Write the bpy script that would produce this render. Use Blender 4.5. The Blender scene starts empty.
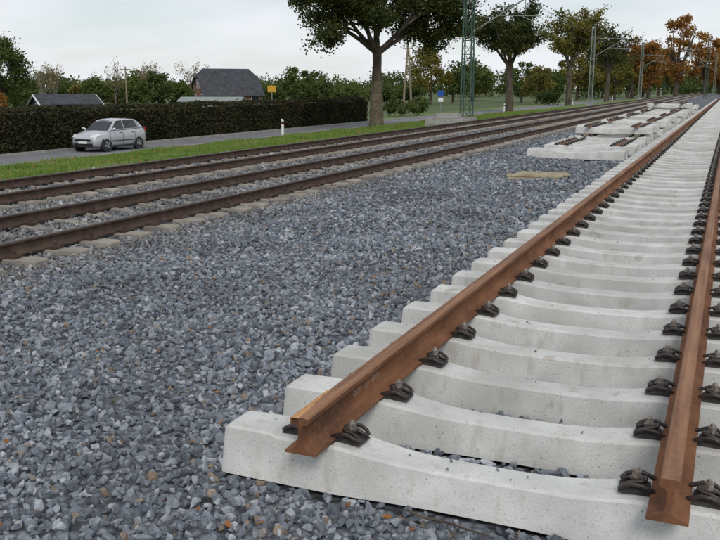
import bpy, bmesh, math, random
import numpy as np
from mathutils import Vector, Matrix
random.seed(4); RNG=np.random.default_rng(7)
sc=bpy.context.scene
COL=sc.collection

# ---------------------------------------------------------------- helpers
def arr(a): return np.asarray(a,dtype=np.float64)
def build(name,parts,mats,smooth=False,parent=None):
    Vs=[];LI=[];LS=[];MI=[];SM=[];vo=0;lo=0
    for p in parts:
        V,F,mi=arr(p[0]),np.asarray(p[1],dtype=np.int64),p[2]
        sm=p[3] if len(p)>3 else smooth
        if F.ndim==1: F=F[None,:]
        m,k=F.shape
        Vs.append(V);LI.append((F+vo).ravel())
        LS.append(lo+np.arange(m)*k);MI.append(np.full(m,mi));SM.append(np.full(m,sm))
        vo+=len(V);lo+=m*k
    V=np.concatenate(Vs);LI=np.concatenate(LI);LS=np.concatenate(LS);MI=np.concatenate(MI);SM=np.concatenate(SM)
    me=bpy.data.meshes.new(name)
    me.vertices.add(len(V));me.vertices.foreach_set('co',V.astype(np.float32).ravel())
    me.loops.add(len(LI));me.loops.foreach_set('vertex_index',LI.astype(np.int32))
    me.polygons.add(len(LS));me.polygons.foreach_set('loop_start',LS.astype(np.int32))
    me.update(calc_edges=True)
    me.polygons.foreach_set('material_index',MI.astype(np.int32))
    me.polygons.foreach_set('use_smooth',SM.astype(bool))
    me.update();me.validate()
    for m in (mats if isinstance(mats,(list,tuple)) else [mats]): me.materials.append(m)
    ob=bpy.data.objects.new(name,me);COL.objects.link(ob)
    if parent: ob.parent=parent
    return ob
def empty(name,loc=(0,0,0),rz=0):
    e=bpy.data.objects.new(name,None);COL.objects.link(e);e.location=loc;e.rotation_euler=(0,0,rz);e.empty_display_size=.2
    return e
def box(cx,cy,cz,sx,sy,sz,mi=0):
    x,y,z=sx/2,sy/2,sz/2
    V=[(cx+a*x,cy+b*y,cz+c*z) for a in(-1,1) for b in(-1,1) for c in(-1,1)]
    F=[(0,1,3,2),(4,6,7,5),(0,4,5,1),(2,3,7,6),(0,2,6,4),(1,5,7,3)]
    return (V,F,mi,False)
def tube(pts,rad,n=6,mi=0,cap=True,smooth=True):
    P=arr(pts);m=len(P);R=np.full(m,rad) if np.isscalar(rad) else arr(rad)
    T=np.gradient(P,axis=0);T/=np.linalg.norm(T,axis=1)[:,None]+1e-9
    up=np.array([0,0,1.]) if abs(T[0][2])<.9 else np.array([1.,0,0])
    u=np.cross(T[0],up);u/=np.linalg.norm(u)
    V=[];a=np.arange(n)*2*math.pi/n
    for i in range(m):
        u=u-T[i]*np.dot(u,T[i]);u/=np.linalg.norm(u)+1e-9;w=np.cross(T[i],u)
        V.append(P[i]+R[i]*(np.cos(a)[:,None]*u+np.sin(a)[:,None]*w))
    V=np.concatenate(V);i=np.arange(m-1)[:,None]*n;j=np.arange(n)[None,:];k=(j+1)%n
    F=np.stack([i+j,i+k,i+n+k,i+n+j],-1).reshape(-1,4)
    out=[(V,F,mi,smooth)]
    if cap:
        out.append((V[:n],[list(range(n))[::-1]],mi,False));out.append((V[-n:],[list(range(n))],mi,False))
    return out
def rotmats(n,rng,full=True,tilt=.5):
    if full:
        q=rng.normal(size=(n,4));q/=np.linalg.norm(q,axis=1)[:,None]
    else:
        a=rng.uniform(0,2*math.pi,n);ax=rng.normal(size=(n,2))*tilt
        q=np.stack([np.cos(a/2),ax[:,0]*.3,ax[:,1]*.3,np.sin(a/2)],1);q/=np.linalg.norm(q,axis=1)[:,None]
    w,x,y,z=q.T
    return np.stack([1-2*(y*y+z*z),2*(x*y-z*w),2*(x*z+y*w),2*(x*y+z*w),1-2*(x*x+z*z),2*(y*z-x*w),2*(x*z-y*w),2*(y*z+x*w),1-2*(x*x+y*y)],1).reshape(n,3,3)
def scatter(P,S,templates,rng,mi=0,full=True,tilt=.5):
    P=arr(P);n=len(P);idx=rng.integers(0,len(templates),n);parts=[]
    for t,(V,F) in enumerate(templates):
        s=np.where(idx==t)[0]
        if len(s)==0: continue
        R=rotmats(len(s),rng,full,tilt);V=arr(V);F=np.asarray(F)
        W=np.einsum('nij,vj->nvi',R,V)*S[s][:,None,None]+P[s][:,None,:]
        FF=F[None]+(np.arange(len(s))*len(V))[:,None,None]
        parts.append((W.reshape(-1,3),FF.reshape(-1,F.shape[1]),mi,False))
    return parts

# ---------------------------------------------------------------- materials
def newmat(name):
    m=bpy.data.materials.new(name);m.use_nodes=True;nt=m.node_tree
    b=nt.nodes['Principled BSDF'];return m,nt,b
def lin(c): return (c[0],c[1],c[2],1)
def mat(name,c1,c2=None,scale=5,rough=.8,bump=0,bscale=None,island=0,mapping=None,c3=None,s3=.6,detail=6,metal=0,spec=.3,lo=.35,hi=.65,bdist=.01,lo3=.5,hi3=.7,c4=None,s4=40):
    m,nt,b=newmat(name);N=nt.nodes;L=nt.links
    b.inputs['Roughness'].default_value=rough;b.inputs['Metallic'].default_value=metal
    b.inputs['Specular IOR Level'].default_value=spec
    tc=N.new('ShaderNodeTexCoord');src=tc.outputs['Object']
    if mapping:
        mp=N.new('ShaderNodeMapping');mp.inputs['Scale'].default_value=mapping;L.new(src,mp.inputs[0]);src=mp.outputs[0]
    col=None
    if c2 is not None:
        nz=N.new('ShaderNodeTexNoise');nz.inputs['Scale'].default_value=scale;nz.inputs['Detail'].default_value=detail;L.new(src,nz.inputs['Vector'])
        mr=N.new('ShaderNodeMapRange');mr.inputs[1].default_value=lo;mr.inputs[2].default_value=hi;L.new(nz.outputs[0],mr.inputs[0])
        mx=N.new('ShaderNodeMix');mx.data_type='RGBA';mx.inputs[6].default_value=lin(c1);mx.inputs[7].default_value=lin(c2);L.new(mr.outputs[0],mx.inputs[0]);col=mx.outputs[2]
        for cc,ss,a0,a1,am in ((c3,s3,lo3,hi3,.85),(c4,s4,.50,.75,.5)):
            if cc is None: continue
            n3=N.new('ShaderNodeTexNoise');n3.inputs['Scale'].default_value=ss;n3.inputs['Detail'].default_value=8;L.new(tc.outputs['Object'] if cc is c4 else src,n3.inputs['Vector'])
            m3=N.new('ShaderNodeMapRange');m3.inputs[1].default_value=a0;m3.inputs[2].default_value=a1;m3.inputs[4].default_value=am;L.new(n3.outputs[0],m3.inputs[0])
            x3=N.new('ShaderNodeMix');x3.data_type='RGBA';L.new(m3.outputs[0],x3.inputs[0]);L.new(col,x3.inputs[6]);x3.inputs[7].default_value=lin(cc);col=x3.outputs[2]
    if island:
        g=N.new('ShaderNodeNewGeometry');hs=N.new('ShaderNodeHueSaturation')
        r=N.new('ShaderNodeMapRange');r.inputs[3].default_value=1-island;r.inputs[4].default_value=1+island;L.new(g.outputs['Random Per Island'],r.inputs[0])
        L.new(r.outputs[0],hs.inputs['Value'])
        if col: L.new(col,hs.inputs['Color'])
        else: hs.inputs['Color'].default_value=lin(c1)
        col=hs.outputs[0]
    if col: L.new(col,b.inputs['Base Color'])
    else: b.inputs['Base Color'].default_value=lin(c1)
    if bump:
        nb=N.new('ShaderNodeTexNoise');nb.inputs['Scale'].default_value=bscale or scale*4;nb.inputs['Detail'].default_value=8;L.new(src,nb.inputs['Vector'])
        bp=N.new('ShaderNodeBump');bp.inputs['Strength'].default_value=bump;bp.inputs['Distance'].default_value=bdist;L.new(nb.outputs[0],bp.inputs['Height']);L.new(bp.outputs[0],b.inputs['Normal'])
    return m
def leafmat(name,cols,trans=.25,zs=.35):
    m,nt,b=newmat(name);N=nt.nodes;L=nt.links
    g=N.new('ShaderNodeNewGeometry');tc=N.new('ShaderNodeTexCoord')
    nz=N.new('ShaderNodeTexNoise');nz.inputs['Scale'].default_value=zs;nz.inputs['Detail'].default_value=3;L.new(tc.outputs['Object'],nz.inputs['Vector'])
    a=N.new('ShaderNodeMath');a.operation='MULTIPLY_ADD';a.inputs[1].default_value=.45;L.new(g.outputs['Random Per Island'],a.inputs[0])
    s=N.new('ShaderNodeMapRange');s.inputs[1].default_value=.3;s.inputs[2].default_value=.7;s.inputs[3].default_value=0;s.inputs[4].default_value=.55;L.new(nz.outputs[0],s.inputs[0]);L.new(s.outputs[0],a.inputs[2])
    cr=N.new('ShaderNodeValToRGB');e=cr.color_ramp
    while len(e.elements)<len(cols): e.elements.new(.5)
    for i,c in enumerate(cols): e.elements[i].position=i/(len(cols)-1);e.elements[i].color=lin(c)
    L.new(a.outputs[0],cr.inputs[0]);L.new(cr.outputs[0],b.inputs['Base Color'])
    b.inputs['Roughness'].default_value=.7;b.inputs['Specular IOR Level'].default_value=.2
    t=N.new('ShaderNodeBsdfTranslucent');L.new(cr.outputs[0],t.inputs[0])
    mx=N.new('ShaderNodeMixShader');mx.inputs[0].default_value=trans;L.new(b.outputs[0],mx.inputs[1]);L.new(t.outputs[0],mx.inputs[2])
    L.new(mx.outputs[0],N['Material Output'].inputs[0]);return m

M_rust=mat('rust_rail',(.135,.058,.030),(.235,.108,.053),scale=7,rough=.9,bump=.7,bscale=120,mapping=(1,.35,1),c3=(.075,.040,.028),s3=4,lo3=.48,hi3=.72,bdist=.003,c4=(.27,.135,.07),s4=35,spec=.2)
M_rusthead=mat('rust_rail_head',(.18,.083,.043),(.31,.165,.088),scale=10,rough=.72,bump=.5,bscale=100,mapping=(3,.12,1),c3=(.10,.052,.034),s3=4,bdist=.002,lo3=.48,hi3=.70,c4=(.34,.19,.11),s4=40,spec=.28)
M_fresh=mat('fresh_rust',(.42,.20,.08),(.52,.30,.14),scale=60,rough=.8,bump=.6,bscale=200,bdist=.002)
M_oldrail=mat('old_rail',(.05,.033,.026),(.095,.06,.043),scale=7,rough=.8,bump=.2,bscale=50,bdist=.002)
M_oldhead=mat('worn_rail_head',(.06,.048,.043),(.11,.085,.07),scale=6,rough=.5,metal=.2,mapping=(3,.2,1))
M_oldsl=mat('weathered_sleeper',(.22,.195,.165),(.33,.30,.25),scale=3,rough=.95,bump=.4,bscale=60,bdist=.004,c3=(.11,.095,.08),s3=1.2)
M_clip=mat('clip_steel',(.018,.014,.013),(.05,.032,.025),scale=40,rough=.45,bump=.2,bscale=200,bdist=.001,spec=.5)
M_bolt=mat('bolt_steel',(.16,.14,.125),(.34,.30,.26),scale=60,rough=.4,metal=.4)
M_plate=mat('guide_plate',(.02,.018,.018),(.05,.045,.04),scale=30,rough=.6)
M_bark=mat('bark',(.05,.038,.028),(.12,.095,.07),scale=4,rough=.95,bump=.8,bscale=14,mapping=(1,1,.3),bdist=.04)
M_wrap=mat('trunk_ivy_bark',(.10,.08,.055),(.18,.145,.10),scale=5,rough=.95,bump=1,bscale=12,c3=(.06,.06,.03),s3=2,bdist=.05)
M_bark2=mat('bark_pale',(.16,.14,.11),(.28,.25,.21),scale=3,rough=.95)
M_green=mat('mast_green',(.045,.085,.065),(.065,.11,.085),scale=2,rough=.6)
M_galv=mat('mast_galvanised',(.20,.24,.21),(.28,.31,.28),scale=2,rough=.55,metal=.2)
M_ins=mat('insulator_brown',(.09,.035,.02),(.12,.05,.03),rough=.3)
M_wood=mat('old_timber',(.16,.13,.09),(.30,.25,.17),scale=5,rough=.9,mapping=(1,6,6))
M_planks=mat('plank_wood',(.32,.27,.17),(.50,.43,.29),scale=6,rough=.9,bump=.3,bscale=60,c3=(.2,.17,.11),s3=3)
M_slate=mat('slate_roof',(.035,.036,.042),(.065,.066,.075),scale=2,rough=.7,bump=.3,bscale=8)
M_brick=mat('brick_wall',(.20,.11,.075),(.28,.16,.11),scale=3,rough=.9)
M_white=mat('white_paint',(.72,.72,.71),(.8,.8,.79),scale=2,rough=.6)
M_blue=mat('blue_cladding',(.09,.16,.27),(.13,.21,.33),scale=2,rough=.7)
M_yellow=mat('yellow_paint',(.62,.33,.03),(.68,.38,.05),rough=.5)
M_glass,_n,_b=newmat('dark_glass');_b.inputs['Base Color'].default_value=(.012,.015,.018,1);_b.inputs['Roughness'].default_value=.06;_b.inputs['Specular IOR Level'].default_value=.6
M_paint,_n,_b=newmat('silver_car_paint');_b.inputs['Base Color'].default_value=(.50,.51,.53,1);_b.inputs['Metallic'].default_value=.45;_b.inputs['Roughness'].default_value=.35;_b.inputs['Coat Weight'].default_value=.6
M_rubber=mat('rubber',(.018,.018,.018),(.03,.03,.03),rough=.9)
M_rim=mat('wheel_rim',(.45,.46,.48),(.55,.56,.57),rough=.35,metal=.7)
M_lamp=mat('headlamp',(.6,.62,.65),(.75,.76,.78),scale=20,rough=.15,spec=.7)
M_red=mat('red_plastic',(.25,.02,.015),(.3,.03,.02),rough=.4)
M_dark=mat('dark_plastic',(.015,.015,.016),(.025,.025,.026),rough=.6)
M_signblue=mat('sign_blue',(.02,.08,.35),(.025,.1,.38),rough=.5)
M_chalk=mat('chalk_mark',(.42,.33,.28),(.25,.14,.09),scale=60,rough=.9)

def concrete():
    m,nt,b=newmat('new_concrete');N=nt.nodes;L=nt.links
    tc=N.new('ShaderNodeTexCoord')
    def noise(s,d=6,mp=None):
        n=N.new('ShaderNodeTexNoise');n.inputs['Scale'].default_value=s;n.inputs['Detail'].default_value=d
        if mp:
            q=N.new('ShaderNodeMapping');q.inputs['Scale'].default_value=mp;L.new(tc.outputs['Object'],q.inputs[0]);L.new(q.outputs[0],n.inputs[0])
        else: L.new(tc.outputs['Object'],n.inputs[0])
        return n
    def mr(src,a,bb,c=0,d=1):
        q=N.new('ShaderNodeMapRange');q.inputs[1].default_value=a;q.inputs[2].default_value=bb;q.inputs[3].default_value=c;q.inputs[4].default_value=d;L.new(src,q.inputs[0]);return q.outputs[0]
    def mix(f,a,c):
        x=N.new('ShaderNodeMix');x.data_type='RGBA';L.new(f,x.inputs[0])
        if isinstance(a,tuple): x.inputs[6].default_value=lin(a)
        else: L.new(a,x.inputs[6])
        x.inputs[7].default_value=lin(c);return x.outputs[2]
    c=mix(mr(noise(3.5,8).outputs[0],.35,.65),(.49,.487,.46),(.65,.645,.615))
    c=mix(mr(noise(1.3,5).outputs[0],.50,.70,0,.7),c,(.42,.41,.37))
    c=mix(mr(noise(90,3).outputs[0],.58,.70,0,.6),c,(.34,.335,.31))
    c=mix(mr(noise(14,6,(1,1,.25)).outputs[0],.56,.72,0,.5),c,(.38,.34,.28))
    c=mix(mr(noise(5,9).outputs[0],.64,.70,0,.45),c,(.29,.24,.18))
    v=N.new('ShaderNodeTexVoronoi');v.inputs['Scale'].default_value=22;L.new(tc.outputs['Object'],v.inputs[0])
    c=mix(mr(v.outputs['Distance'],.04,.09,.9,0),c,(.15,.14,.12))
    g=N.new('ShaderNodeNewGeometry');hs=N.new('ShaderNodeHueSaturation');L.new(mr(g.outputs['Random Per Island'],0,1,.90,1.06),hs.inputs['Value']);L.new(c,hs.inputs['Color'])
    L.new(hs.outputs[0],b.inputs['Base Color']);b.inputs['Roughness'].default_value=.9;b.inputs['Specular IOR Level'].default_value=.25
    bp=N.new('ShaderNodeBump');bp.inputs['Strength'].default_value=.6;bp.inputs['Distance'].default_value=.004
    L.new(noise(110,6).outputs[0],bp.inputs['Height']);L.new(bp.outputs[0],b.inputs['Normal'])
    return m
M_conc=concrete()
def stonemat(name,base,var=.5):
    m,nt,b=newmat(name);N=nt.nodes;L=nt.links
    g=N.new('ShaderNodeNewGeometry');cr=N.new('ShaderNodeValToRGB');e=cr.color_ramp
    cols=base
    while len(e.elements)<len(cols): e.elements.new(.5)
    for i,c in enumerate(cols): e.elements[i].position=c[0];e.elements[i].color=lin(c[1])
    L.new(g.outputs['Random Per Island'],cr.inputs[0])
    tc=N.new('ShaderNodeTexCoord');n=N.new('ShaderNodeTexNoise');n.inputs['Scale'].default_value=45;n.inputs['Detail'].default_value=6;L.new(tc.outputs['Object'],n.inputs[0])
    r=N.new('ShaderNodeMapRange');r.inputs[1].default_value=.3;r.inputs[2].default_value=.7;r.inputs[3].default_value=.72;r.inputs[4].default_value=1.3;L.new(n.outputs[0],r.inputs[0])
    n2=N.new('ShaderNodeTexNoise');n2.inputs['Scale'].default_value=.7;n2.inputs['Detail'].default_value=4;L.new(tc.outputs['Object'],n2.inputs[0])
    r2=N.new('ShaderNodeMapRange');r2.inputs[1].default_value=.35;r2.inputs[2].default_value=.65;r2.inputs[3].default_value=.75;r2.inputs[4].default_value=1.18;L.new(n2.outputs[0],r2.inputs[0])
    mu=N.new('ShaderNodeMath');mu.operation='MULTIPLY';L.new(r.outputs[0],mu.inputs[0]);L.new(r2.outputs[0],mu.inputs[1])
    hs=N.new('ShaderNodeHueSaturation');L.new(mu.outputs[0],hs.inputs['Value']);L.new(cr.outputs[0],hs.inputs['Color']);L.new(hs.outputs[0],b.inputs['Base Color'])
    b.inputs['Roughness'].default_value=.75;b.inputs['Specular IOR Level'].default_value=.35
    bp=N.new('ShaderNodeBump');bp.inputs['Strength'].default_value=.6;bp.inputs['Distance'].default_value=.004;n3=N.new('ShaderNodeTexNoise');n3.inputs['Scale'].default_value=90;n3.inputs['Detail'].default_value=5;L.new(tc.outputs['Object'],n3.inputs[0]);L.new(n3.outputs[0],bp.inputs['Height']);L.new(bp.outputs[0],b.inputs['Normal'])
    return m
M_stone=stonemat('crushed_stone',[(0,(.085,.096,.115)),(.3,(.14,.156,.18)),(.6,(.20,.219,.245)),(.85,(.285,.305,.33)),(.955,(.40,.41,.425)),(.97,(.20,.155,.12)),(1,(.26,.20,.15))])
M_stoneold=stonemat('old_ballast_stone',[(0,(.085,.083,.083)),(.4,(.15,.15,.152)),(.8,(.235,.235,.24)),(1,(.34,.33,.32))])
def bedmat(name,ca,cb,cc):
    m,nt,b=newmat(name);N=nt.nodes;L=nt.links
    tc=N.new('ShaderNodeTexCoord');v=N.new('ShaderNodeTexVoronoi');v.inputs['Scale'].default_value=15;L.new(tc.outputs['Object'],v.inputs[0])
    sp=N.new('ShaderNodeSeparateColor');L.new(v.outputs['Color'],sp.inputs[0])
    cr=N.new('ShaderNodeValToRGB');e=cr.color_ramp;e.elements.new(.6);e.elements[0].color=lin(ca);e.elements[1].color=lin(cb);e.elements[1].position=.6;e.elements[2].color=lin(cc);e.elements[2].position=1
    L.new(sp.outputs[0],cr.inputs[0])
    mx=N.new('ShaderNodeMix');mx.data_type='RGBA';mx.blend_type='MULTIPLY';mx.inputs[0].default_value=1
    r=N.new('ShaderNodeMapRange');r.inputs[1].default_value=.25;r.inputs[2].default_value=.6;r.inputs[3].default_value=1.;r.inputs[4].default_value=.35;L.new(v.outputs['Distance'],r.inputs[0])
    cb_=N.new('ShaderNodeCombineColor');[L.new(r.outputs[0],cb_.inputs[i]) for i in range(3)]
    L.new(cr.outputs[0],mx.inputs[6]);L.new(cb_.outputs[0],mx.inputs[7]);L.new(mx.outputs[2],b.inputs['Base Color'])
    b.inputs['Roughness'].default_value=.9
    bp=N.new('ShaderNodeBump');bp.inputs['Strength'].default_value=1;bp.inputs['Distance'].default_value=.04;bp.invert=True;L.new(v.outputs['Distance'],bp.inputs['Height']);L.new(bp.outputs[0],b.inputs['Normal'])
    return m
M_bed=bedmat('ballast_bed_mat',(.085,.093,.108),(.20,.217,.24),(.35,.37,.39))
M_bedold=bedmat('old_bed_mat',(.07,.068,.066),(.16,.158,.155),(.30,.295,.285))
M_grass=mat('grass_ground',(.085,.145,.03),(.14,.205,.05),scale=1.2,rough=.95,bump=.6,bscale=18,bdist=.05,c3=(.14,.13,.05),s3=.5)
M_field=mat('field_ground',(.06,.09,.03),(.10,.12,.045),scale=.15,rough=.95)
M_asph=mat('asphalt',(.16,.16,.165),(.21,.21,.215),scale=2,rough=.9,bump=.2,bscale=60,c3=(.13,.13,.13),s3=.4)
M_kerb=mat('kerb_concrete',(.28,.27,.25),(.36,.35,.33),scale=3,rough=.9,c3=(.2,.19,.17),s3=2)

# ---------------------------------------------------------------- ground
def Hh(x,y):
    m=np.clip((x+6.0)/.5,0,1)*np.clip((-2.3-x)/.4,0,1)
    return -.03+m*(.032*np.sin(1.3*x+.7*y)+.026*np.sin(2.9*x-1.7*y+1)+.014*np.sin(5.1*y+3.1*x)+.012*np.sin(7.3*x-3.*y)+.02+.07*np.exp(-((x+5.1)/.35)**2))
def sheet(name,xs,ys,zf,m,smooth=True):
    X,Y=np.meshgrid(arr(xs),arr(ys));Z=zf(X,Y);V=np.stack([X,Y,Z],-1).reshape(-1,3);a=len(xs)
    i=np.arange(len(ys)-1)[:,None]*a;j=np.arange(a-1)[None,:]
    F=np.stack([i+j,i+j+1,i+a+j+1,i+a+j],-1).reshape(-1,4)
    return build(name,[(V,F,0,smooth)],m)
ys_near=np.concatenate([np.linspace(-20,0,20,endpoint=False),np.linspace(0,30,200,endpoint=False),np.linspace(30,80,100,endpoint=False),np.linspace(80,420,60)])
sheet('ballast_bed',np.linspace(-6.1,2.4,70),ys_near,Hh,M_bed)
sheet('old_ballast_bed',np.linspace(-13.3,-6.1,20),ys_near,lambda x,y:-.03-.32*np.clip((-12.5-x)/.8,0,1),M_bedold)
def Gz(x,y):
    t=np.clip((-13.3-x)/10.4,0,1);return -.34-.62*t**1.2+.03*np.sin(x*1.7+y*.6)*np.sin(t*3.14)+.02*np.sin(y*1.9)*np.sin(t*3.14)
sheet('grass_verge',np.linspace(-23.6,-13.0,40),np.concatenate([np.linspace(-20,120,200),np.linspace(122,420,60)]),Gz,M_grass)
sheet('grass_bank',np.linspace(2.3,9,14),ys_near,lambda x,y:-.04-1.06*np.clip((x-2.4)/4,0,1),M_grass)
sheet('hedge_verge',np.linspace(-31,-27.55,8),np.linspace(-60,420,60),lambda x,y:-.97+0*x,M_grass)
sheet('ground',np.linspace(-2500,2500,60),np.linspace(-2500,2500,60),lambda x,y:-1.12+0*x,M_field)
sheet('road',np.linspace(-27.4,-23.75,6),np.linspace(-80,420,80),lambda x,y:-1.0+.0*x,M_asph)
build('kerb',[box(-23.68,170,-1.0,.14,500,.2),box(-27.48,170,-1.0,.14,500,.2)],M_kerb)

# ---------------------------------------------------------------- stones
def hull(n,rng,sq):
    bm=bmesh.new();P=rng.normal(size=(n,3));P/=np.linalg.norm(P,axis=1)[:,None];P*=rng.uniform(.85,1.05,(n,1));P*=arr(sq)
    for p in P: bm.verts.new(p)
    r=bmesh.ops.convex_hull(bm,input=bm.verts);
    bmesh.ops.delete(bm,geom=[v for v in bm.verts if not v.link_faces],context='VERTS')
    bm.verts.index_update();bmesh.ops.triangulate(bm,faces=bm.faces);V=[v.co[:] for v in bm.verts];F=[[v.index for v in f.verts] for f in bm.faces];bm.free();return V,F
rg=np.random.default_rng(3)
ST=[hull(13,rg,(1,rg.uniform(.65,.95),rg.uniform(.5,.8))) for _ in range(24)]
STl=[hull(9,rg,(1,rg.uniform(.7,.95),rg.uniform(.6,.85))) for _ in range(12)]
def pts(x0,x1,y0,y1,dens,rmin,rmax):
    n=int((x1-x0)*(y1-y0)*dens);x=rg.uniform(x0,x1,n);y=rg.uniform(y0,y1,n);r=np.hypot(x,y)
    k=(r>=rmin)&(r<rmax)&(x>-1.28*y-1.0)
    return x[k],y[k]
GY0=3.32
def in_sleeper(x,y,w=.13):
    yy=(y-GY0+.3)%.6-.3
    return (x>-2.07)&(x<.39)&(np.abs(yy)<w)&(y>GY0-.3)
newp=[];oldp=[]
def zone(dens,size,r0,r1,T,x0=-13,x1=2.2,y1=40):
    x,y=pts(x0,x1,1.2,y1,dens,r0,r1);k=~in_sleeper(x,y);x=x[k];y=y[k]
    s=size*rg.lognormal(0,.34,len(x))*.5;s=np.clip(s,size*.2,size*1.0)
    z=Hh(x,y)+rg.uniform(-.012,.024,len(x))-.004
    z=np.where((x>-2.07)&(x<.39)&(y>GY0),z+.02,z)
    z=np.where((x<-6.2),z+.006,z)
    P=np.stack([x,y,z],1);o=(x<-6.0+rg.normal(0,.25,len(x)))
    newp.extend(scatter(P[~o],s[~o],T,rg));
    if o.any(): oldp.extend(scatter(P[o],s[o],T,rg))
zone(1200,.049,0,7,ST);zone(850,.053,7,11,ST);zone(480,.062,11,18,STl);zone(190,.076,18,40,STl,y1=38)
# a few chips lying on the sleepers
nn=70;x=rg.uniform(-2.0,.3,nn);k=rg.integers(0,14,nn);y=GY0+.6*k+rg.uniform(-.06,.06,nn);zt=np.interp(np.abs(x+.8425),[0,.36,.5,.64,.96,1.22],[.168,.176,.192,.214,.22,.23])
newp.extend(scatter(np.stack([x,y,zt+.004],1),rg.uniform(.004,.012,nn),ST,rg))
build('gravel',newp,M_stone)
build('old_gravel',oldp,M_stoneold)
# leaf litter
LT=[([(-.5,0,0),(0,-.32,.08),(.55,0,.02),(0,.32,.12)],[(0,1,2,3)]),([(-.5,0,.1),(.1,-.28,0),(.5,.05,.1),(-.05,.3,.04)],[(0,1,2,3)])]
M_litter=leafmat('litter',[(.24,.09,.03),(.33,.15,.045),(.19,.08,.035),(.40,.23,.08)],.1,3)
x=rg.uniform(-8,-1,1100);y=rg.uniform(1.8,14,1100);k=(~in_sleeper(x,y,.2))&(rg.random(1100)<np.clip(.65-.04*y,.1,1));x=x[k];y=y[k]
parts=scatter(np.stack([x,y,Hh(x,y)+.030],1),rg.uniform(.015,.05,len(x)),LT,rg,full=False)
x=rg.uniform(-23,-13.5,3500);y=rg.uniform(15,90,3500);parts+=scatter(np.stack([x,y,Gz(x,y)+.06],1),rg.uniform(.05,.12,len(x)),LT,rg,full=False)
build('fallen_leaves',parts,M_litter)
build('twig',tube([(-1.12,3.12,.03),(-1.02,3.06,.045),(-.93,3.07,.04),(-.84,3.03,.05),(-.74,3.05,.03)],[.005,.006,.005,.004,.003],6)+tube([(-.93,3.07,.04),(-.90,3.0,.05),(-.86,2.96,.04)],.003,5),M_bark)
# grass blades
n=120000;x=rg.uniform(-23.55,-12.9,n);y=rg.uniform(10,95,n);k=np.sin(x*1.3+y*.37)+np.sin(y*.9-x*.7)+rg.normal(0,.8,n)>-.9;x=x[k];y=y[k];n=len(x)
P=np.stack([x,y,Gz(x,y)-.01],1);a=rg.uniform(0,6.28,n);h=rg.uniform(.06,.17,n)*(1+.4*np.sin(x*2.1+y));w=rg.uniform(.012,.03,n)
d=np.stack([np.cos(a)*w,np.sin(a)*w,0*a],1);tip=np.stack([rg.normal(0,.04,n),rg.normal(0,.04,n),h],1)
V=np.stack([P-d,P+d,P+tip],1).reshape(-1,3);F=np.arange(3*n).reshape(-1,3)
M_blade=leafmat('grass_blade',[(.08,.14,.02),(.13,.215,.04),(.21,.29,.06),(.26,.25,.10)],.3,.5)
build('grass',[(V,F,0)],M_blade)

# ---------------------------------------------------------------- tracks
half=[(.075,0),(.075,.011),(.032,.024),(.014,.040),(.0088,.06),(.0085,.118),(.014,.131),(.0355,.139),(.036,.160),(.031,.169),(.018,.172)]
prof=half+[(-a,b) for a,b in half[::-1]]
def rail(cx,z0,y0,y1,step=6,mi=(0,1),sc_=1.0):
    ysr=np.arange(y0,y1+step,step);ysr[-1]=y1;m=len(ysr);k=len(prof);pr=arr(prof)*sc_
    V=np.concatenate([np.stack([cx+pr[:,0],np.full(k,yy),z0+pr[:,1]],1) for yy in ysr])
    i=np.arange(m-1)[:,None]*k;j=np.arange(k)[None,:];q=(j+1)%k
    F=np.stack([i+j,i+k+j,i+k+q,i+q],-1)
    head=np.zeros(k,bool);head[8:13]=True
    Fh=F[:,head].reshape(-1,4);Fb=F[:,~head].reshape(-1,4)
    return [(V,Fb,mi[0],False),(V,Fh,mi[1],False),(V[:k],[list(range(k))],mi[0],False),(V[-k:],[list(range(k))[::-1]],mi[0],False)]
def sleeper_tpl(fine=True):
    key=[(0,.166,.080,.112),(.2,.167,.081,.113),(.36,.174,.088,.122),(.50,.190,.100,.134),(.60,.207,.110,.142),(.64,.212,.112,.145),(.90,.213,.112,.145),(.955,.213,.112,.145),(.975,.226,.111,.145),(1.05,.228,.111,.145),(1.20,.226,.108,.143),(1.222,.216,.100,.139),(1.228,.205,.096,.136)]
    if not fine: key=[key[i] for i in (0,3,6,9,12)]
    ks=arr(key)
    if fine:
        s=np.unique(np.concatenate([ks[:,0],np.linspace(0,.62,14)]))
        ks=np.stack([s]+[np.interp(s,ks[:,0],ks[:,c]) for c in (1,2,3)],1)
    full=np.concatenate([ks[::-1]*[-1,1,1,1],ks[1:]])
    sec=[]
    for xx,t,wt,wb in full:
        c=.012
        sec.append([(xx,-wb,0),(xx,-wb+.004,.03),(xx,-wt-.002,t-c),(xx,-wt+c*.9,t-.001),(xx,0,t),(xx,wt-c*.9,t-.001),(xx,wt+.002,t-c),(xx,wb-.004,.03),(xx,wb,0)])
    V=arr(sec).reshape(-1,3);k=9;m=len(full)
    i=np.arange(m-1)[:,None]*k;j=np.arange(k-1)[None,:]
    F=np.stack([i+j,i+k+j,i+k+j+1,i+j+1],-1).reshape(-1,4)
    return V,F,list(range(k)),list(range((m-1)*k,m*k))[::-1]
SL=sleeper_tpl(True);SLc=sleeper_tpl(False)
def sleepers(cx,ysl,z0,T,jit=0,rng=rg,mi=0,zscale=1):
    out=[]
    V,F,c0,c1=T
    for yy in ysl:
        W=V.copy();W[:,2]*=zscale
        a=rng.normal(0,jit*.4);dx=rng.normal(0,jit*.8);dy=rng.normal(0,jit)
        R=np.array([[math.cos(a),-math.sin(a),0],[math.sin(a),math.cos(a),0],[0,0,1]])
        W=W@R.T+[cx+dx,yy+dy,z0]
        out+=[(W,F,mi,False),(W[np.array(c0)],[list(range(9))],mi,False),(W[np.array(c1)],[list(range(9))],mi,False)]
    return out
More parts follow.
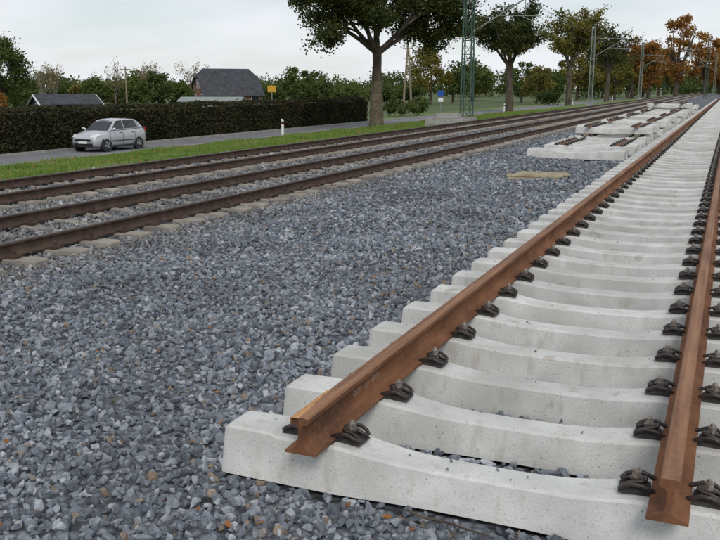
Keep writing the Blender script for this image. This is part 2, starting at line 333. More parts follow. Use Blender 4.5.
def clip_parts():
    """tension clamp + bolt + guide plate; local x = away from rail centre, y along rail"""
    half=[(.062,.062,.026),(.078,.064,.031),(.11,.066,.044),(.145,.066,.046),(.178,.062,.030),(.192,.050,.018),(.188,.034,.018),(.168,.026,.030),(.14,.025,.042),(.112,.024,.044),(.098,.016,.044)]
    p=half+[(a,-b,c) for a,b,c in half[::-1]]
    out=tube(p,.0092,6,0)
    def cyl(cx,cy,z0,z1,r,n,mi,r2=None):
        return tube([(cx,cy,z0),(cx,cy,z1)],[r,r2 or r],n,mi,smooth=False)
    out+=cyl(.134,0,.045,.052,.028,14,0)+cyl(.134,0,.052,.080,.020,6,1,.019)+cyl(.134,0,.080,.092,.013,8,1,.009)+cyl(.134,0,-.002,.05,.012,8,0)
    V=[(.078,-.055,0),(.20,-.055,0),(.20,.055,0),(.078,.055,0),(.080,-.05,.016),(.165,-.05,.020),(.195,-.05,.008),(.195,.05,.008),(.165,.05,.020),(.080,.05,.016)]
    out+= [(V,[(4,5,8,9),(5,6,7,8)],2,False),(V,[(1,2,7,6),(0,4,9,3)],2,False),(V,[(0,1,6,5,4),(2,3,9,8,7)],2,False)]
    out+=[box(.17,.03,.018,.04,.012,.016,2),box(.17,-.03,.018,.04,.012,.016,2)]
    return out
CP=clip_parts()
def clips(railx,ysl,z0,simple=False,jit=0):
    out=[]
    for yy in ysl:
        for s in (1,-1):
            if simple:
                out.append(box(railx+s*.13,yy,z0+.022,.11,.12,.03,0));out.append(box(railx+s*.134,yy,z0+.06,.035,.035,.05,0));continue
            dy=rg.normal(0,.004);al=rg.normal(0,.05)
            for p in CP:
                V=arr(p[0]).copy();V=V-[.134,0,0];V=np.stack([V[:,0]*math.cos(al)-V[:,1]*math.sin(al),V[:,0]*math.sin(al)+V[:,1]*math.cos(al),V[:,2]],1)+[.134,0,0]
                V[:,0]*=s;V=V+[railx,yy+dy,z0];F=np.asarray(p[1])
                if s<0: F=F[...,::-1]
                out.append((V,F,p[2],p[3]))
    return out
RL,RR=-1.595,-.09;TC=(RL+RR)/2
tr=empty('railway_track')
ysl=GY0+.6*np.arange(0,215)
s=[]
s+=sleepers(TC,ysl[:60],0,SL,.008);s+=sleepers(TC,ysl[60:],0,SLc,.008)
build('concrete_sleepers',s,M_conc,parent=tr)
for nm,cx in (('rail_a',RL),('rail_b',RR)):
    build(nm,rail(cx,.222,3.06,132),[M_rust,M_rusthead],parent=tr)
    build(nm+'_pads',[box(cx,yy,.2175,.148,.18,.010) for yy in ysl[:70]],M_plate,parent=tr)
    build(nm+'_clamps',clips(cx,ysl[:55],.213)+clips(cx,ysl[55:],.213,True),[M_clip,M_bolt,M_plate],parent=tr)
# torn burr on the cut rail end
yy=np.linspace(3.045,3.42,16);out=[];rgb=np.random.default_rng(9)
wv=(1-np.linspace(0,1,16))*.016+.003+rgb.uniform(0,.004,16)
V=[];
for a,b in zip(yy,wv): V+=[(RL-.0375,a,.222+.168-b*1.1),(RL-.0365,a,.222+.1715),(RL-.035+b,a,.222+.1745),(RL-.033+b*1.6,a,.222+.172)]
F=[(4*i+j,4*i+j+1,4*i+j+5,4*i+j+4) for i in range(15) for j in range(3)]
build('rail_burr',[(V,F,0,False)],M_fresh,parent=tr)
cu=bpy.data.curves.new('rail_stamp','FONT');cu.body='0111  12.0   60 E2';cu.size=.045;cu.extrude=.0005
t=bpy.data.objects.new('rail_stamp',cu);COL.objects.link(t);t.location=(RL+.0095,3.62,.222+.072);t.rotation_euler=(math.radians(90),0,math.radians(90));t.parent=tr;cu.materials.append(M_chalk)
for c in (-7.65,-10.98):
    e=empty('railway_track');yo=np.arange(-18,330,.6)
    build('sleepers',sleepers(c,yo[yo<60],-.180,SL,.02)+sleepers(c,yo[yo>=60],-.180,SLc),M_oldsl,parent=e)
    for i,o in enumerate((-.75,.75)):
        build('rail_%s'%'ab'[i],rail(c+o,.036,-18,330,12,sc_=.88),[M_oldrail,M_oldhead],parent=e)
        build('clamps_%s'%'ab'[i],clips(c+o,yo[yo<75],.030,True),[M_oldrail],parent=e)

# sleeper stacks beside the track
def stack(y0,n,layers,sp=.36,rusty=True,cx=-3.52):
    out=[]
    for l in range(layers):
        for i in range(n):
            if l==layers-1 and layers>1 and i in(0,n-1) : continue
            yy=y0+i*sp
            out+=sleepers(cx+rg.normal(0,.05),[yy],l*.30,SL,.02)
            if rusty:
                for rx in (cx-.75,cx+.75):
                    out+=[(a,b,c+1,d) for a,b,c,d in clips(rx,[yy],l*.30+.213)] if y0<32 else [(a,b,c+1,d) for a,b,c,d in clips(rx,[yy],l*.30+.213,True)]
        if l<layers-1:
            for rx in (cx-.8,cx+.8): out.append(box(rx,y0+(n-1)*sp/2,l*.3+.262,.1,n*sp,.08,4))
        elif rusty:
            for rx in (cx-.75,cx+.75): out.append(box(rx,y0+(n-1)*sp/2,l*.3+.225,.14,(n-1.4)*sp,.024,5));
    return build('concrete_sleeper_stack',out,[M_conc,M_clip,M_bolt,M_plate,M_wood,M_rust])
stack(22.3,2,1,.5,False);stack(24.3,7,1,.5);stack(29,9,2,.45);stack(34.5,10,2,.45);stack(41,10,2,.45);stack(48,12,2,.42);stack(56,12,3,.42);stack(66,14,2,.42)
out=[]
for l in range(2):
    for i in range(5-l):
        yaw=.09*math.sin(i*5+l*2);V,F,mi,_=box(0,0,0,1.0+.1*math.sin(i*3+l),.12,.045);V=arr(V);c,s_=math.cos(yaw),math.sin(yaw)
        V=np.stack([V[:,0]*c-V[:,1]*s_-3.42+.08*math.sin(i*7),V[:,0]*s_+V[:,1]*c+16.6+i*.19+l*.08,V[:,2]+.04+l*.055],1);out.append((V,F,0,False))
o=build('timber_planks',out,M_planks);
# ---------------------------------------------------------------- masts
def mast(x,y,h,w,m,arm=1,name='catenary_mast',zb=-.25,az=4.8):
    out=[];wt=w*.7;lv=int(h/.75)
    cs=[(a,b) for a in(-1,1) for b in(-1,1)]
    def P(a,b,t): ww=(w+(wt-w)*t)/2;return (x+a*ww,y+b*ww,zb+h*t)
    for a,b in cs: out+=tube([P(a,b,0),P(a,b,1)],.038*w/.5,4,0,smooth=False)
    for i in range(lv):
        t0,t1=i/lv,(i+1)/lv
        for (a,b),(c,d) in (((-1,-1),(1,-1)),((1,-1),(1,1)),((1,1),(-1,1)),((-1,1),(-1,-1))):
            if i%2: a,b,c,d=c,d,a,b
            out+=tube([P(a,b,t0),P(c,d,t1)],.018,4,0,smooth=False);out+=tube([P(a,b,t1),P(c,d,t1)],.016,4,0,smooth=False)
    out.append(box(x,y,zb+.05,w*1.7,w*1.7,.5,2))
    ex=x+arm*3.3
    for z in ([az] if arm else []):
        out+=tube([(x+arm*w/2,y,z),(ex,y,z+1.75)],.045,6,3)+tube([(x+arm*w/2,y,z+1.9),(ex+arm*.2,y,z+1.8)],.036,6,3)
        out+=tube([(x+arm*1.6,y,z+.85),(ex+arm*.9,y,z+.75)],.032,6,3)+tube([(ex,y,z+1.75),(ex,y,z+.8)],.022,5,3)
        out+=tube([(ex-arm*.2,y,z+.78),(ex+arm*.5,y,z+.45)],.025,5,3)
        for k in range(5):
            out+=tube([(x+arm*(w/2+.15+k*.07),y,z+.08+k*.037),(x+arm*(w/2+.18+k*.07),y,z+.096+k*.037)],.085,8,1)
            out+=tube([(x+arm*(w/2+.15+k*.07),y,z+1.9),(x+arm*(w/2+.18+k*.07),y,z+1.9)],.085,8,1)
    return build(name,out,[m,M_ins,M_kerb,M_galv])
mast(-14.5,50,9.5,.62,M_green,az=5.0)
mast(-14.5,99,8.6,.45,M_galv,az=5.2);mast(-14.2,152,9.4,.45,M_galv,az=5.2);mast(-14,205,9.4,.45,M_green,az=5.2)
mast(-3.6,137,9.2,.45,M_green,arm=-1,az=5.4);mast(-14,260,9.2,.45,M_green,az=5.2);mast(-3.6,200,9.2,.45,M_galv,arm=-1,az=5.4)
pl=[(-11.2,50,6.75),(-11.2,99,6.95),(-10.9,152,6.95),(-10.7,205,6.95),(-10.7,260,6.95)];out=[]
for a,b in zip(pl[:-1],pl[1:]):
    a,b=arr(a),arr(b);out+=tube([a+(b-a)*t-[0,0,2.2*t*(1-t)] for t in np.linspace(0,1,9)],.012,4)
    out+=tube([a-[0,0,1.25],b-[0,0,1.25]],.011,4)
    for t in np.linspace(.15,.85,5):
        p=a+(b-a)*t;out+=tube([p-[0,0,2.2*t*(1-t)],p-[0,0,1.25]],.006,3)
build('catenary_wires',out,M_dark)
build('concrete_blocks',[box(-14.9,47.2,-.14,2.2,.9,.46),box(-14.8,47.3,.22,1.4,.8,.24),box(-13.7,46.6,-.12,.7,.7,.36)],M_kerb)

# ---------------------------------------------------------------- vegetation
LEAF=[([(-.5,-.3,0),(.0,-.42,.06),(.5,.0,0),(.0,.42,.1)],[(0,1,2,3)]),([(-.45,.1,0),(.1,-.4,.12),(.5,.1,0),(-.05,.35,.04)],[(0,1,2,3)])]
def leafy(P,size,rng,mi=0): return scatter(P,rng.uniform(size*.6,size*1.4,len(P)),LEAF,rng,mi)
def tree(name,base,th,tr_,reach,seed,nleaf,lsize,mat_l,limbs=6,up=.55,lev=3,bark=None,drop=.0,spread=.45,elev=(.45,1.1),wrap=0):
    rng=np.random.default_rng(seed);out=[];anch=[]
    base=arr(base)
    def br(p,d,L,r,l):
        n=6;P=[p];dd=d/np.linalg.norm(d)
        for i in range(n):
            dd=dd+rng.normal(0,.10,3)+np.array([0,0,.05*up]);dd/=np.linalg.norm(dd);P.append(P[-1]+dd*L/n)
        out.extend(tube(P,np.linspace(r,r*.5 if l<lev else r*.25,n+1),7 if l<2 else 4,0))
        if l>=lev-1:
            for q in P[2:]: anch.append(q)
        if l<lev:
            k=rng.integers(3,6) if l<lev-1 else rng.integers(4,7)
            for c in range(k):
                t=rng.uniform(.3,1) if c else 1.
                q=P[min(n,int(t*n))];ax=rng.normal(size=3);nd=dd+ax/np.linalg.norm(ax)*rng.uniform(.5,.95);nd[2]=nd[2]*.8+.12*up
                br(q,nd,L*rng.uniform(.5,.72),r*.5,l+1)
    tp=[base+[rng.normal(0,.03),rng.normal(0,.03),th*t] for t in np.linspace(0,1,7)];tp[0]=base-[0,0,.2]
    rr=arr([1.35,1.08,1,.97,.93,.9,.95])*tr_
    if wrap:
        rr=arr([1.3,1.05,1,.97,.80,.74,.8])*tr_
        wp=[base+[0,0,z] for z in np.linspace(-.2,wrap,14)];out.extend(tube(wp,tr_*(1.12+.07*rng.normal(size=14))*np.linspace(1.12,.96,14),14,2))
    out.extend(tube(tp,rr,12,0))
    for i in range(limbs):
        a=i*2*math.pi/limbs+rng.uniform(-.4,.4);e=rng.uniform(*elev)
        br(tp[-1]-[0,0,rng.uniform(0,.5)],np.array([math.cos(a)*math.cos(e),math.sin(a)*math.cos(e),math.sin(e)]),reach*.55*rng.uniform(.85,1.15),tr_*.42,0)
    br(tp[-1],np.array([0,0,1.]),reach*.6,tr_*.55,0)
    A=arr(anch);w=rng.gamma(1.0,1,len(A));w/=w.sum()
    off=rng.normal(size=(nleaf,3));off/=np.linalg.norm(off,axis=1)[:,None];off*=spread*1.5*rng.uniform(0,1,(nleaf,1))**.6
    L=A[rng.choice(len(A),nleaf,p=w)]+off*[1,1,.75]
    out+=leafy(L,lsize,rng,1)
    return build(name,out,[bark or M_bark,mat_l,M_wrap])
L_dark=leafmat('leaves_darkgreen',[(.020,.034,.010),(.040,.060,.015),(.075,.085,.02),(.15,.11,.03)],.3)
L_green=leafmat('leaves_green',[(.030,.052,.014),(.055,.09,.022),(.10,.13,.033),(.15,.16,.045)],.25)
L_yel=leafmat('leaves_yellowgreen',[(.05,.06,.015),(.12,.12,.028),(.21,.18,.038),(.32,.21,.045)],.3)
L_org=leafmat('leaves_orange',[(.12,.06,.018),(.24,.115,.03),(.36,.17,.035),(.42,.27,.06)],.35)
L_bare=leafmat('leaves_sparse',[(.12,.09,.04),(.20,.15,.07),(.26,.22,.10),(.30,.24,.1)],.3)
L_hedge=leafmat('hedge_leaves',[(.018,.022,.010),(.03,.035,.014),(.05,.048,.02),(.085,.055,.03)],.15,.6)
tree('large_tree',(-22.1,54.4,-.95),5.3,.40,7.2,11,60000,.165,L_dark,limbs=8,lev=3,spread=.5,wrap=3.2)
tree('roadside_tree',(-23.2,97,-.95),5.2,.45,6.0,12,16000,.24,L_dark,limbs=6,lev=3,spread=.5,elev=(.8,1.35))
tree('roadside_tree',(-22.9,134,-.95),5.8,.40,7.4,13,9500,.30,L_yel,limbs=6,lev=3,spread=.6,elev=(.8,1.35))
tree('roadside_tree',(-22.6,176,-.95),5.5,.40,7.5,14,5500,.36,L_dark,limbs=6,lev=3,spread=.6,elev=(.8,1.35))
tree('roadside_tree',(-22.6,222,-.95),5.5,.40,8.0,15,5000,.42,L_org,limbs=6,lev=3,spread=.7,elev=(.8,1.35))
tree('roadside_tree',(-22.9,270,-.95),5.5,.40,8.5,16,3600,.45,L_org,limbs=6,lev=2,spread=.8,elev=(.8,1.35))
def clumptree(rng,c,h,w,n,size,mi,trunk=True):
    out=[];c=arr(c);z0=h*.12
    if trunk:
        out+=tube([c,c+[.1,0,h*.35],c+[0,.1,h*.62]],[h*.03,h*.022,h*.008],6,0)
        for k in range(7):
            a=rng.uniform(0,6.28);out+=tube([c+[0,0,h*.25],c+[math.cos(a)*w*.18,math.sin(a)*w*.18,h*.48],c+[math.cos(a)*w*.28,math.sin(a)*w*.28,h*.68]],[h*.014,h*.009,h*.003],4,0)
    nc=rng.integers(34,52);P=[]
    for k in range(nc):
        u=rng.normal(size=3);u/=np.linalg.norm(u);r=rng.uniform(.3,1)**.5
        z=(u[2]*r+1)/2;ww=w/2*(1-.35*z)
        cc=c+[u[0]*r*ww*.9,u[1]*r*ww*.9,z0+(h-z0)*(.08+.84*z)]
        cr=rng.uniform(.08,.24)*w*.75;m=int(n/nc*rng.uniform(.4,1.6))
        v=rng.normal(size=(m,3));v/=np.linalg.norm(v,axis=1)[:,None];v*=(rng.uniform(.2,1,(m,1))**.6)*cr*rng.uniform(.7,1.3,(m,1));v[:,2]*=.85
        P.append(cc+v)
    return out+leafy(np.concatenate(P),size,rng,mi)
def at(u,t):
    r=(u-360)/850*t;f=t*1.01;return (-.394*f+.919*r,.919*f+.394*r)
def topz(v,t): return 1.78+t*(88-v)/850*1.02
rv=np.random.default_rng(21)
def bg(name,lst,m,n=3600,size=.32,trunk=True,bark=None):
    out=[]
    for (u,t,v,w) in lst:
        X,Y=at(u,t);h=topz(v,t)+1.1;out+=clumptree(rv,(X,Y,-1.1),h,w*t/850,int(n*max(.5,min(2,w/45))),size*t/110,1,trunk)
    return build(name,out,[bark or M_bark,m])
bg('evergreen_tree',[(4,78,30,74)],L_green,10000,.24)
bg('garden_tree',[(-38,85,25,70)],L_green)
bg('orange_shrub',[(4,66,90,20)],L_org,1800,.3)
bg('distant_trees',[(60,112,86,42),(100,112,78,36),(138,104,74,38),(160,108,70,36),(182,112,80,34),(210,150,76,40),(300,115,66,42),(322,120,80,34),(350,150,88,40),(380,170,88,44),(408,160,84,36),(275,130,84,30),(28,110,88,44)],L_green,4600,.26)
bg('distant_trees',[(250,190,82,60),(345,220,88,60),(385,230,86,60),(452,165,60,40),(520,170,62,50),(548,190,72,44),(472,190,58,50),(600,230,58,60),(625,240,50,50),(640,260,48,60)],L_green,3600,.26)
bg('distant_trees',[(430,150,46,56),(470,200,66,46),(535,150,64,40),(612,200,52,44),(575,210,44,50),(655,250,46,40),(120,118,80,30),(82,116,84,30)],L_yel,4200,.26)
bg('distant_trees',[(672,190,8,50),(700,215,26,44),(645,210,36,44),(715,240,44,44),(745,230,36,50),(590,260,60,44)],L_org,4600,.25)
bg('distant_trees',[(735,330,55,60),(700,360,62,60),(765,340,50,70),(660,340,58,60),(820,300,40,90)],L_yel,2600,.24)
bg('distant_treeline',[(u,300+40*math.sin(u*.05),78+6*math.sin(u*.11),60) for u in range(-120,900,34)],L_green,1500,.28,False)
for i,(u,t,h) in enumerate([(46,105,5.4),(58,108,5.0),(118,115,5.2),(148,118,5.6),(196,118,4.6)]):
    X,Y=at(u,t);tree('birch_tree',(X,Y,-1.1),1.8,.10,3.8+.25*i,40+i,700,.17,L_bare,limbs=5,lev=2,bark=M_bark2,spread=.3,up=1.6,elev=(.8,1.4))
def hedge():
    rng=np.random.default_rng(5);out=[];y0,y1=-8,67;x0,x1=-29.6,-28.1;z0,z1=-1.0,.74
    def wob(y): return .05*np.sin(y*.9)+.04*np.sin(y*2.3+1)+.002*y
    n=90000;f=rng.random(n);y=rng.uniform(y0,y1,n)
    x=np.where(f<.6,x1+rng.normal(0,.07,n),rng.uniform(x0,x1,n));z=np.where(f<.6,rng.uniform(z0,z1,n),z1+rng.normal(0,.05,n)+wob(y))
    x=np.where(f<.6,x+.06*np.sin(y*1.7+z*2),x)
    out+=leafy(np.stack([x,y,z],1),.115,rng,1)
    n=3000;e=np.stack([rng.uniform(x0,x1,n),y1+rng.normal(0,.08,n),rng.uniform(z0,z1,n)],1);out+=leafy(e,.13,rng,1)
    n=1500;y=rng.uniform(y0,y1,n);k=np.stack([rng.uniform(x0,x1,n),y,z1+.08+rng.exponential(.06,n)],1);out+=leafy(k,.12,rng,1)
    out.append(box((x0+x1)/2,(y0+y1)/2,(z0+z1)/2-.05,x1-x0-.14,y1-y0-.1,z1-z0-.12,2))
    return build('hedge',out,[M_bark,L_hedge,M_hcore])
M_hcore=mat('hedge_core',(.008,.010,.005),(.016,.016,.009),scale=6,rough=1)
hedge()
bg('bush',[(395,84,97,30)],L_green,2600,.24,False);bg('bush',[(417,86,94,28)],L_green,2600,.24,False)
bg('bush',[(545,140,92,30)],L_green,1500,.3,False)

# ---------------------------------------------------------------- buildings
def gable_house(name,loc,rz,L,W,wall_h,roof_h,mw,mr,hip=0,over=.35,white_barge=False,windows=()):
    e=empty(name,loc,rz);l,w=L/2,W/2
    build('walls',[box(0,0,wall_h/2,L,W,wall_h)]+[([(s*l,-w,wall_h),(s*l,w,wall_h),(s*l,w*hip,wall_h+roof_h*(1-hip)),(s*l,-w*hip,wall_h+roof_h*(1-hip))] if hip else [(s*l,-w,wall_h),(s*l,w,wall_h),(s*l,0,wall_h+roof_h)],[list(range(4 if hip else 3))],0,False) for s in(1,-1)],mw,parent=e)
    lo=l+over;wo=w+over;ze=wall_h-over*roof_h/w;zr=wall_h+roof_h+.02
    rl=lo-hip*w*.9
    zh=ze+(zr-ze)*(1-hip);yh=wo*hip
    parts=[];th=.12
    for s in(1,-1):
        if hip: V=[(-lo,s*wo,ze),(lo,s*wo,ze),(lo,s*yh,zh),(rl,0,zr),(-rl,0,zr),(-lo,s*yh,zh)];n=6
        else: V=[(-lo,s*wo,ze),(lo,s*wo,ze),(lo,0,zr),(-lo,0,zr)];n=4
        V2=[(a,b,c+th) for a,b,c in V];parts+=[(V,[list(range(n))],0,False),(V2,[list(range(n))],0,False)]
        VV=V+V2;parts+=[(VV,[(i,(i+1)%n,(i+1)%n+n,i+n) for i in range(n)],0,False)]
    if hip:
        for s in(1,-1): 
            V=[(s*lo,-yh,zh+th),(s*lo,yh,zh+th),(s*rl,0,zr+th)];parts.append((V,[(0,1,2)],0,False))
    build('roof',parts,mr,parent=e)
    if white_barge:
        b=[]
        for s in(1,-1):
            for q in(1,-1): b+=tube([(s*(lo+.03),q*wo,ze+.03),(s*(lo+.03),0,zr+.03)],.1,4,0,smooth=False)
        build('barge_boards',b,M_white,parent=e)
    wp=[];fr=[]
    for (side,a,z,ww,hh) in windows:
        if side in('l','r'):
            s=-1 if side=='l' else 1;fr.append(box(s*(l+.02),a,z,.06,ww+.16,hh+.16));wp.append(box(s*(l+.06),a,z,.03,ww,hh))
        else:
            s=-1 if side=='f' else 1;fr.append(box(a,s*(w+.02),z,ww+.16,.06,hh+.16));wp.append(box(a,s*(w+.06),z,ww,.03,hh))
    if wp: build('window_frames',fr,M_white,parent=e);build('window_panes',wp,M_glass,parent=e)
    return e
X,Y=at(228,118);gable_house('farmhouse',(X,Y,-1.1),math.radians(50),7.9,6.4,2.1,3.2,M_brick,M_slate,hip=.35,windows=[('l',-1.6,1.4,.9,1.1),('l',1.6,1.4,.9,1.1),('l',0,3.4,1.,1.),('f',-3,1.4,1,1.1),('f',0,1.4,1,1.1),('f',3,1.4,1,1.1)])
X,Y=at(68,80);gable_house('garden_garage',(X,Y,-1.1),math.radians(58),5.0,3.8,1.45,.75,M_blue,M_slate,white_barge=True,windows=[('l',0,1.0,1.2,.8),('f',-1,1.0,1,.8)])
X,Y=at(214,92);gable_house('low_outbuilding',(X,Y,-1.1),math.radians(24),6.0,4,1.5,.3,M_white,M_galv,windows=[('f',-1.5,1.0,1,.7),('f',1.5,1.0,1,.7)])

# ---------------------------------------------------------------- street furniture
X,Y=at(407,92);out=tube([(X-.45,Y-.2,-1.1),(X,Y,6.3)],[.14,.09],8)+tube([(X+.45,Y+.2,-1.1),(X+.04,Y,6.3)],[.14,.09],8)+tube([(X-.28,Y-.1,1.9),(X+.28,Y+.1,1.9)],.05,6)+tube([(X-.5,Y-.2,5.9),(X+.5,Y+.2,5.9)],.04,6)
for q in(-.4,.4): out+=tube([(X+q,Y+q*.4,5.9),(X+q,Y+q*.4,6.15)],.045,6)
build('telegraph_pole',out,M_wood)
X,Y=at(129,80);build('telegraph_pole',tube([(X,Y,-1.1),(X+.05,Y,3.7)],[.09,.06],8)+tube([(X-.4,Y-.3,3.45),(X+.4,Y+.3,3.45)],.04,5),M_wood)
def sign(name,x,y,z0,h,plates,post=M_galv):
    e=empty(name,(x,y,z0),math.radians(15))
    build('post',tube([(0,0,-.1),(0,0,h)],.035,8),post,parent=e)
    for i,(kind,z,s,m) in enumerate(plates):
        if kind=='round': p=tube([(0,-.06,z),(0,-.04,z)],s,24)
        elif kind=='tri': p=tube([(0,-.06,z),(0,-.04,z)],s,3,smooth=False)
        else: p=[box(0,-.05,z,s,.02,s*.75)]
        build('plate_%d'%i,p,m,parent=e)
    return e
sign('traffic_sign',-22.9,71,-.95,2.5,[('round',2.25,.28,M_signblue),('rect',1.72,.42,M_white)])
X,Y=at(273,62);e=sign('yellow_town_sign',X,Y,-1.0,3.0,[('rect',2.7,.60,M_yellow)])
X,Y=at(283,46.5);e=empty('marker_post',(X,Y,float(Gz(X,Y)) if X>-23.6 else -.97))
build('post',[([(-.06,-.05,0),(.06,-.05,0),(.06,.05,0),(-.06,.05,0),(-.055,-.045,1.0),(.055,-.045,.94),(.055,.045,.94),(-.055,.045,1.0)],[(0,1,5,4),(1,2,6,5),(2,3,7,6),(3,0,4,7),(4,5,6,7)],0,False)],M_white,parent=e)
build('black_band',[box(0,0,.80,.128,.108,.14)],M_dark,parent=e);build('reflector',[box(0,-.058,.80,.05,.006,.1)],M_red,parent=e)
for yy in (95,140,190):
    e=empty('marker_post',(-23.2,yy,-.95));build('post',[box(0,0,.5,.12,.1,1.0)],M_white,parent=e);build('black_band',[box(0,0,.80,.128,.108,.14)],M_dark,parent=e)

# ---------------------------------------------------------------- car
def car(loc,rz):
    e=empty('hatchback_car',loc,rz)
    S=arr([-2.0,-1.95,-1.78,-1.4,-1.0,-.55,0,.6,1.2,1.6,1.88,1.97,2.0])
    T=arr([.60,.68,.80,.90,.97,1.0,1.01,1.02,1.04,1.05,1.02,.92,.75])
    B=arr([.36,.26,.21,.19,.19,.19,.19,.19,.19,.21,.26,.32,.42])
    W=arr([.56,.68,.77,.83,.845,.85,.85,.85,.85,.83,.78,.72,.62])
    sec=[]
    for s,t,b,w in zip(S,T,B,W):
        h=t-b
        hf=[(0,b),(w*.8,b),(w*.965,b+.06),(w,b+h*.35),(w*.995,b+h*.62),(w*.965,t-h*.14),(w*.90,t-h*.03),(w*.55,t+.015),(0,t+.03)]
        ring=[(x,s,z) for x,z in hf]+[(-x,s,z) for x,z in hf[-2:0:-1]]
        sec.append(ring)
    V=arr(sec).reshape(-1,3);k=16;m=len(S)
    i=np.arange(m-1)[:,None]*k;j=np.arange(k)[None,:];q=(j+1)%k
    F=np.stack([i+j,i+q,i+k+q,i+k+j],-1).reshape(-1,4)
    body=build('body',[(V,F,0,True),(V,[list(range(k))[::-1],list(range((m-1)*k,m*k))],0,True)],M_paint,parent=e)
    bm=bmesh.new();bm.from_mesh(body.data);bmesh.ops.remove_doubles(bm,verts=bm.verts,dist=1e-4);bmesh.ops.recalc_face_normals(bm,faces=bm.faces);bm.to_mesh(body.data);bm.free()
    md=body.modifiers.new('s','SUBSURF');md.levels=2;md.render_levels=2
    base=[(-1.08,.95,.60),(-.95,.97,.755),(.2,1.0,.775),(1.5,1.02,.75),(1.9,1.02,.62)]
    top=[(-.33,1.41,.42),(-.22,1.43,.555),(.2,1.475,.585),(1.25,1.44,.565),(1.55,1.38,.46)]
    V=[];
    for (s,z,w) in base: V+=[(w,s,z)]
    for (s,z,w) in base[::-1]: V+=[(-w,s,z)]
    for (s,z,w) in top: V+=[(w,s,z)]
    for (s,z,w) in top[::-1]: V+=[(-w,s,z)]
    F=[(i,(i+1)%10,(i+1)%10+10,i+10) for i in range(10)]
    mid=[(0,-.38,1.425),(0,-.22,1.47),(0,.2,1.515),(0,1.25,1.48),(0,1.58,1.40)];V+=mid
    for i in range(4):
        F+=[(10+i,11+i,21+i,20+i),(19-i,20+i,21+i,18-i)]
    cabin=build('cabin',[(V,F,0,True)],M_paint,parent=e)
    bm=bmesh.new();bm.from_mesh(cabin.data);bmesh.ops.recalc_face_normals(bm,faces=bm.faces);bm.to_mesh(cabin.data);bm.free()
    md=cabin.modifiers.new('b','BEVEL');md.width=.03;md.segments=3;md.limit_method='ANGLE';md.angle_limit=math.radians(25)
    def panel(a,b,c,d,u0,u1,v0,v1,off,u0t=None,u1t=None):
        a,b,c,d=map(arr,(a,b,c,d));nrm=np.cross(b-a,d-a);nrm/=np.linalg.norm(nrm)
        ctr=(a+b+c+d)/4
        if np.dot(nrm,ctr-arr([0,.3,1.0]))<0: nrm=-nrm
        f=lambda u,v:(a*(1-u)*(1-v)+b*u*(1-v)+c*u*v+d*(1-u)*v)+nrm*off
        u0t=u0 if u0t is None else u0t;u1t=u1 if u1t is None else u1t
        return ([f(u0,v0),f(u1,v0),f(u1t,v1),f(u0t,v1)],[(0,1,2,3)],0,False)
    g=[]
    for sd in(1,-1):
        P=lambda t:(sd*t[2],t[0],t[1])
        g.append(panel(P(base[1]),P(base[2]),P(top[2]),P(top[1]),.10,.95,.08,.90,.012,.14,.92))
        g.append(panel(P(base[2]),P(base[3]),P(top[3]),P(top[2]),.02,.86,.08,.90,.012,.02,.88))
    P=lambda t,s:(s*t[2],t[0],t[1])
    g.append(panel(P(base[0],-1),P(base[0],1),P(top[0],1),P(top[0],-1),.02,.98,.05,.92,.012))
    for sd in(1,-1): g.append(panel(P(base[0],sd),P(base[1],sd),P(top[1],sd),P(top[0],sd),-.02,.55,.05,.92,.012))
    g.append(panel(P(base[4],-1),P(base[4],1),P(top[4],1),P(top[4],-1),.04,.96,.15,.9,.012))
    build('windows',g,M_glass,parent=e)
    for sy in(-1.27,1.22):
        for sx in(1,-1):
            w=[];
            w+=tube([(sx*.66,sy,.30),(sx*.852,sy,.33)],[.345,.365],28,2,smooth=False)
            w+=tube([(sx*.68,sy,.30),(sx*.70,sy,.30),(sx*.85,sy,.30),(sx*.868,sy,.30)],[.28,.30,.30,.275],28,0,smooth=False)
            w+=tube([(sx*.86,sy,.30),(sx*.873,sy,.30)],.195,24,1,smooth=False)
            for kk in range(5):
                a=kk*2*math.pi/5;ca,sa=math.cos(a),math.sin(a)
                w+=tube([(sx*.876,sy+ca*.08,.30+sa*.08),(sx*.876,sy+ca*.17,.30+sa*.17)],[.03,.045],4,2)
            build('wheel',w,[M_rubber,M_rim,M_dark],parent=e)
    d=[box(0,-1.985,.56,.9,.05,.10,0),box(0,-1.97,.34,1.1,.06,.16,0)]
    for sx in(1,-1):
        d.append(box(sx*.853,-.02,.62,.006,.012,.62,0));d.append(box(sx*.853,.95,.66,.006,.012,.5,0));d.append(box(sx*.853,-.98,.66,.006,.012,.45,0));d.append(box(sx*.855,.0,.24,.02,1.9,.08,0));d.append(box(sx*.862,.0,.50,.016,2.0,.035,0))
        d.append(box(sx*.86,.0+.75,.86,.014,.14,.03,0));d.append(box(sx*.86,-.22,.86,.014,.14,.03,0))
    build('trim',d,M_dark,parent=e)
    hl=[];
    for sx in(1,-1):
        V=[(sx*.42,-1.935,.66),(sx*.70,-1.86,.67),(sx*.795,-1.62,.80),(sx*.60,-1.75,.835),(sx*.40,-1.88,.76)]
        V2=[(a*1.015,b-.03,c+.02) for a,b,c in V];hl.append((V2,[(0,1,2,3,4)],0,False));hl.append((V+V2,[(i,(i+1)%5,(i+1)%5+5,i+5) for i in range(5)],0,False))
    build('headlights',hl,M_lamp,parent=e)
    build('tail_lights',[box(sx*.70,1.93,.93,.12,.08,.24) for sx in(1,-1)],M_red,parent=e)
    build('number_plate',[box(0,-2.015,.46,.5,.015,.11)],M_white,parent=e)
    mr=[]
    for sx in(1,-1): mr+=tube([(sx*.76,-.78,1.0),(sx*.84,-.8,1.02),(sx*.97,-.8,1.05),(sx*1.0,-.8,1.05)],[.03,.06,.08,.05],8)
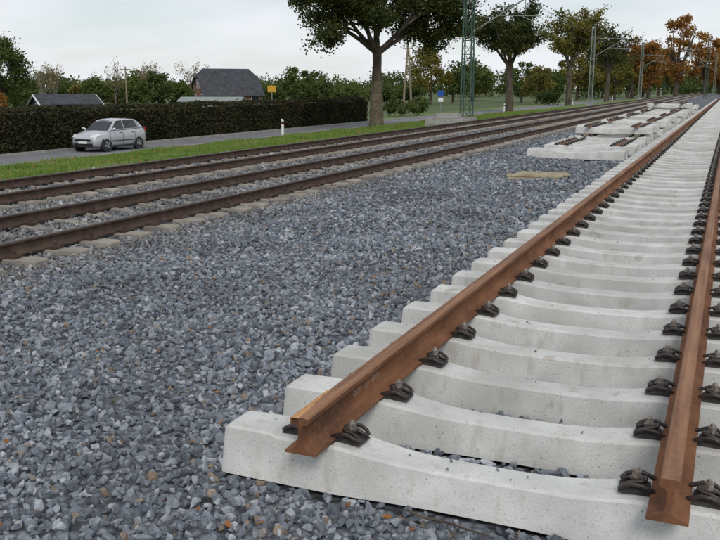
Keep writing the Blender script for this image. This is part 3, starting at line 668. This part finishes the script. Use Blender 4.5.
    build('mirrors',mr,M_paint,parent=e)
    e.scale=(.93,.90,.94)
    return e
car((-26.0,31.6,-1.0),0)

# ---------------------------------------------------------------- sky, sun, camera
el,az=math.radians(42),math.radians(150)
w=bpy.data.worlds.new('World');sc.world=w;w.use_nodes=True;nt=w.node_tree;N=nt.nodes;L=nt.links
bgn=N['Background'];bgn.inputs[1].default_value=.1
sky=N.new('ShaderNodeTexSky');sky.sky_type='NISHITA';sky.sun_disc=False;sky.sun_elevation=el;sky.sun_rotation=az;sky.dust_density=1
tc=N.new('ShaderNodeTexCoord');mp=N.new('ShaderNodeMapping');mp.inputs['Scale'].default_value=(1.2,1.2,6);mp.inputs['Rotation'].default_value=(.1,.05,.3);L.new(tc.outputs['Generated'],mp.inputs[0])
nz=N.new('ShaderNodeTexNoise');nz.inputs['Scale'].default_value=2.4;nz.inputs['Detail'].default_value=7;nz.inputs['Roughness'].default_value=.55;L.new(mp.outputs[0],nz.inputs[0])
mr=N.new('ShaderNodeMapRange');mr.inputs[1].default_value=.40;mr.inputs[2].default_value=.62;mr.inputs[3].default_value=.50;mr.inputs[4].default_value=.98;L.new(nz.outputs[0],mr.inputs[0])
sp=N.new('ShaderNodeSeparateXYZ');L.new(tc.outputs['Generated'],sp.inputs[0])
hz=N.new('ShaderNodeMapRange');hz.inputs[1].default_value=.0;hz.inputs[2].default_value=.07;hz.inputs[3].default_value=.3;hz.inputs[4].default_value=0;L.new(sp.outputs[2],hz.inputs[0])
ad=N.new('ShaderNodeMath');ad.operation='ADD';ad.use_clamp=True;L.new(mr.outputs[0],ad.inputs[0]);L.new(hz.outputs[0],ad.inputs[1])
mx=N.new('ShaderNodeMix');mx.data_type='RGBA';L.new(ad.outputs[0],mx.inputs[0]);L.new(sky.outputs[0],mx.inputs[6]);mx.inputs[7].default_value=(8.6,8.9,9.3,1)
L.new(mx.outputs[2],bgn.inputs[0])
sd=Vector((math.sin(az)*math.cos(el),math.cos(az)*math.cos(el),math.sin(el)))
li=bpy.data.lights.new('sun','SUN');li.energy=1.4;li.angle=math.radians(18);li.color=(1,.97,.93)
so=bpy.data.objects.new('sun',li);COL.objects.link(so);so.rotation_euler=(-sd).to_track_quat('-Z','Y').to_euler()
cd=bpy.data.cameras.new('camera');cam=bpy.data.objects.new('camera',cd);COL.objects.link(cam)
cam.location=(0,0,1.78);cam.rotation_euler=(math.radians(90-12.1),0,math.radians(23.2));cd.sensor_width=36;cd.lens=42.5;cd.clip_end=5000;cd.clip_start=.05
sc.camera=cam
sc.view_settings.view_transform='Standard';sc.view_settings.look='None';sc.view_settings.exposure=0
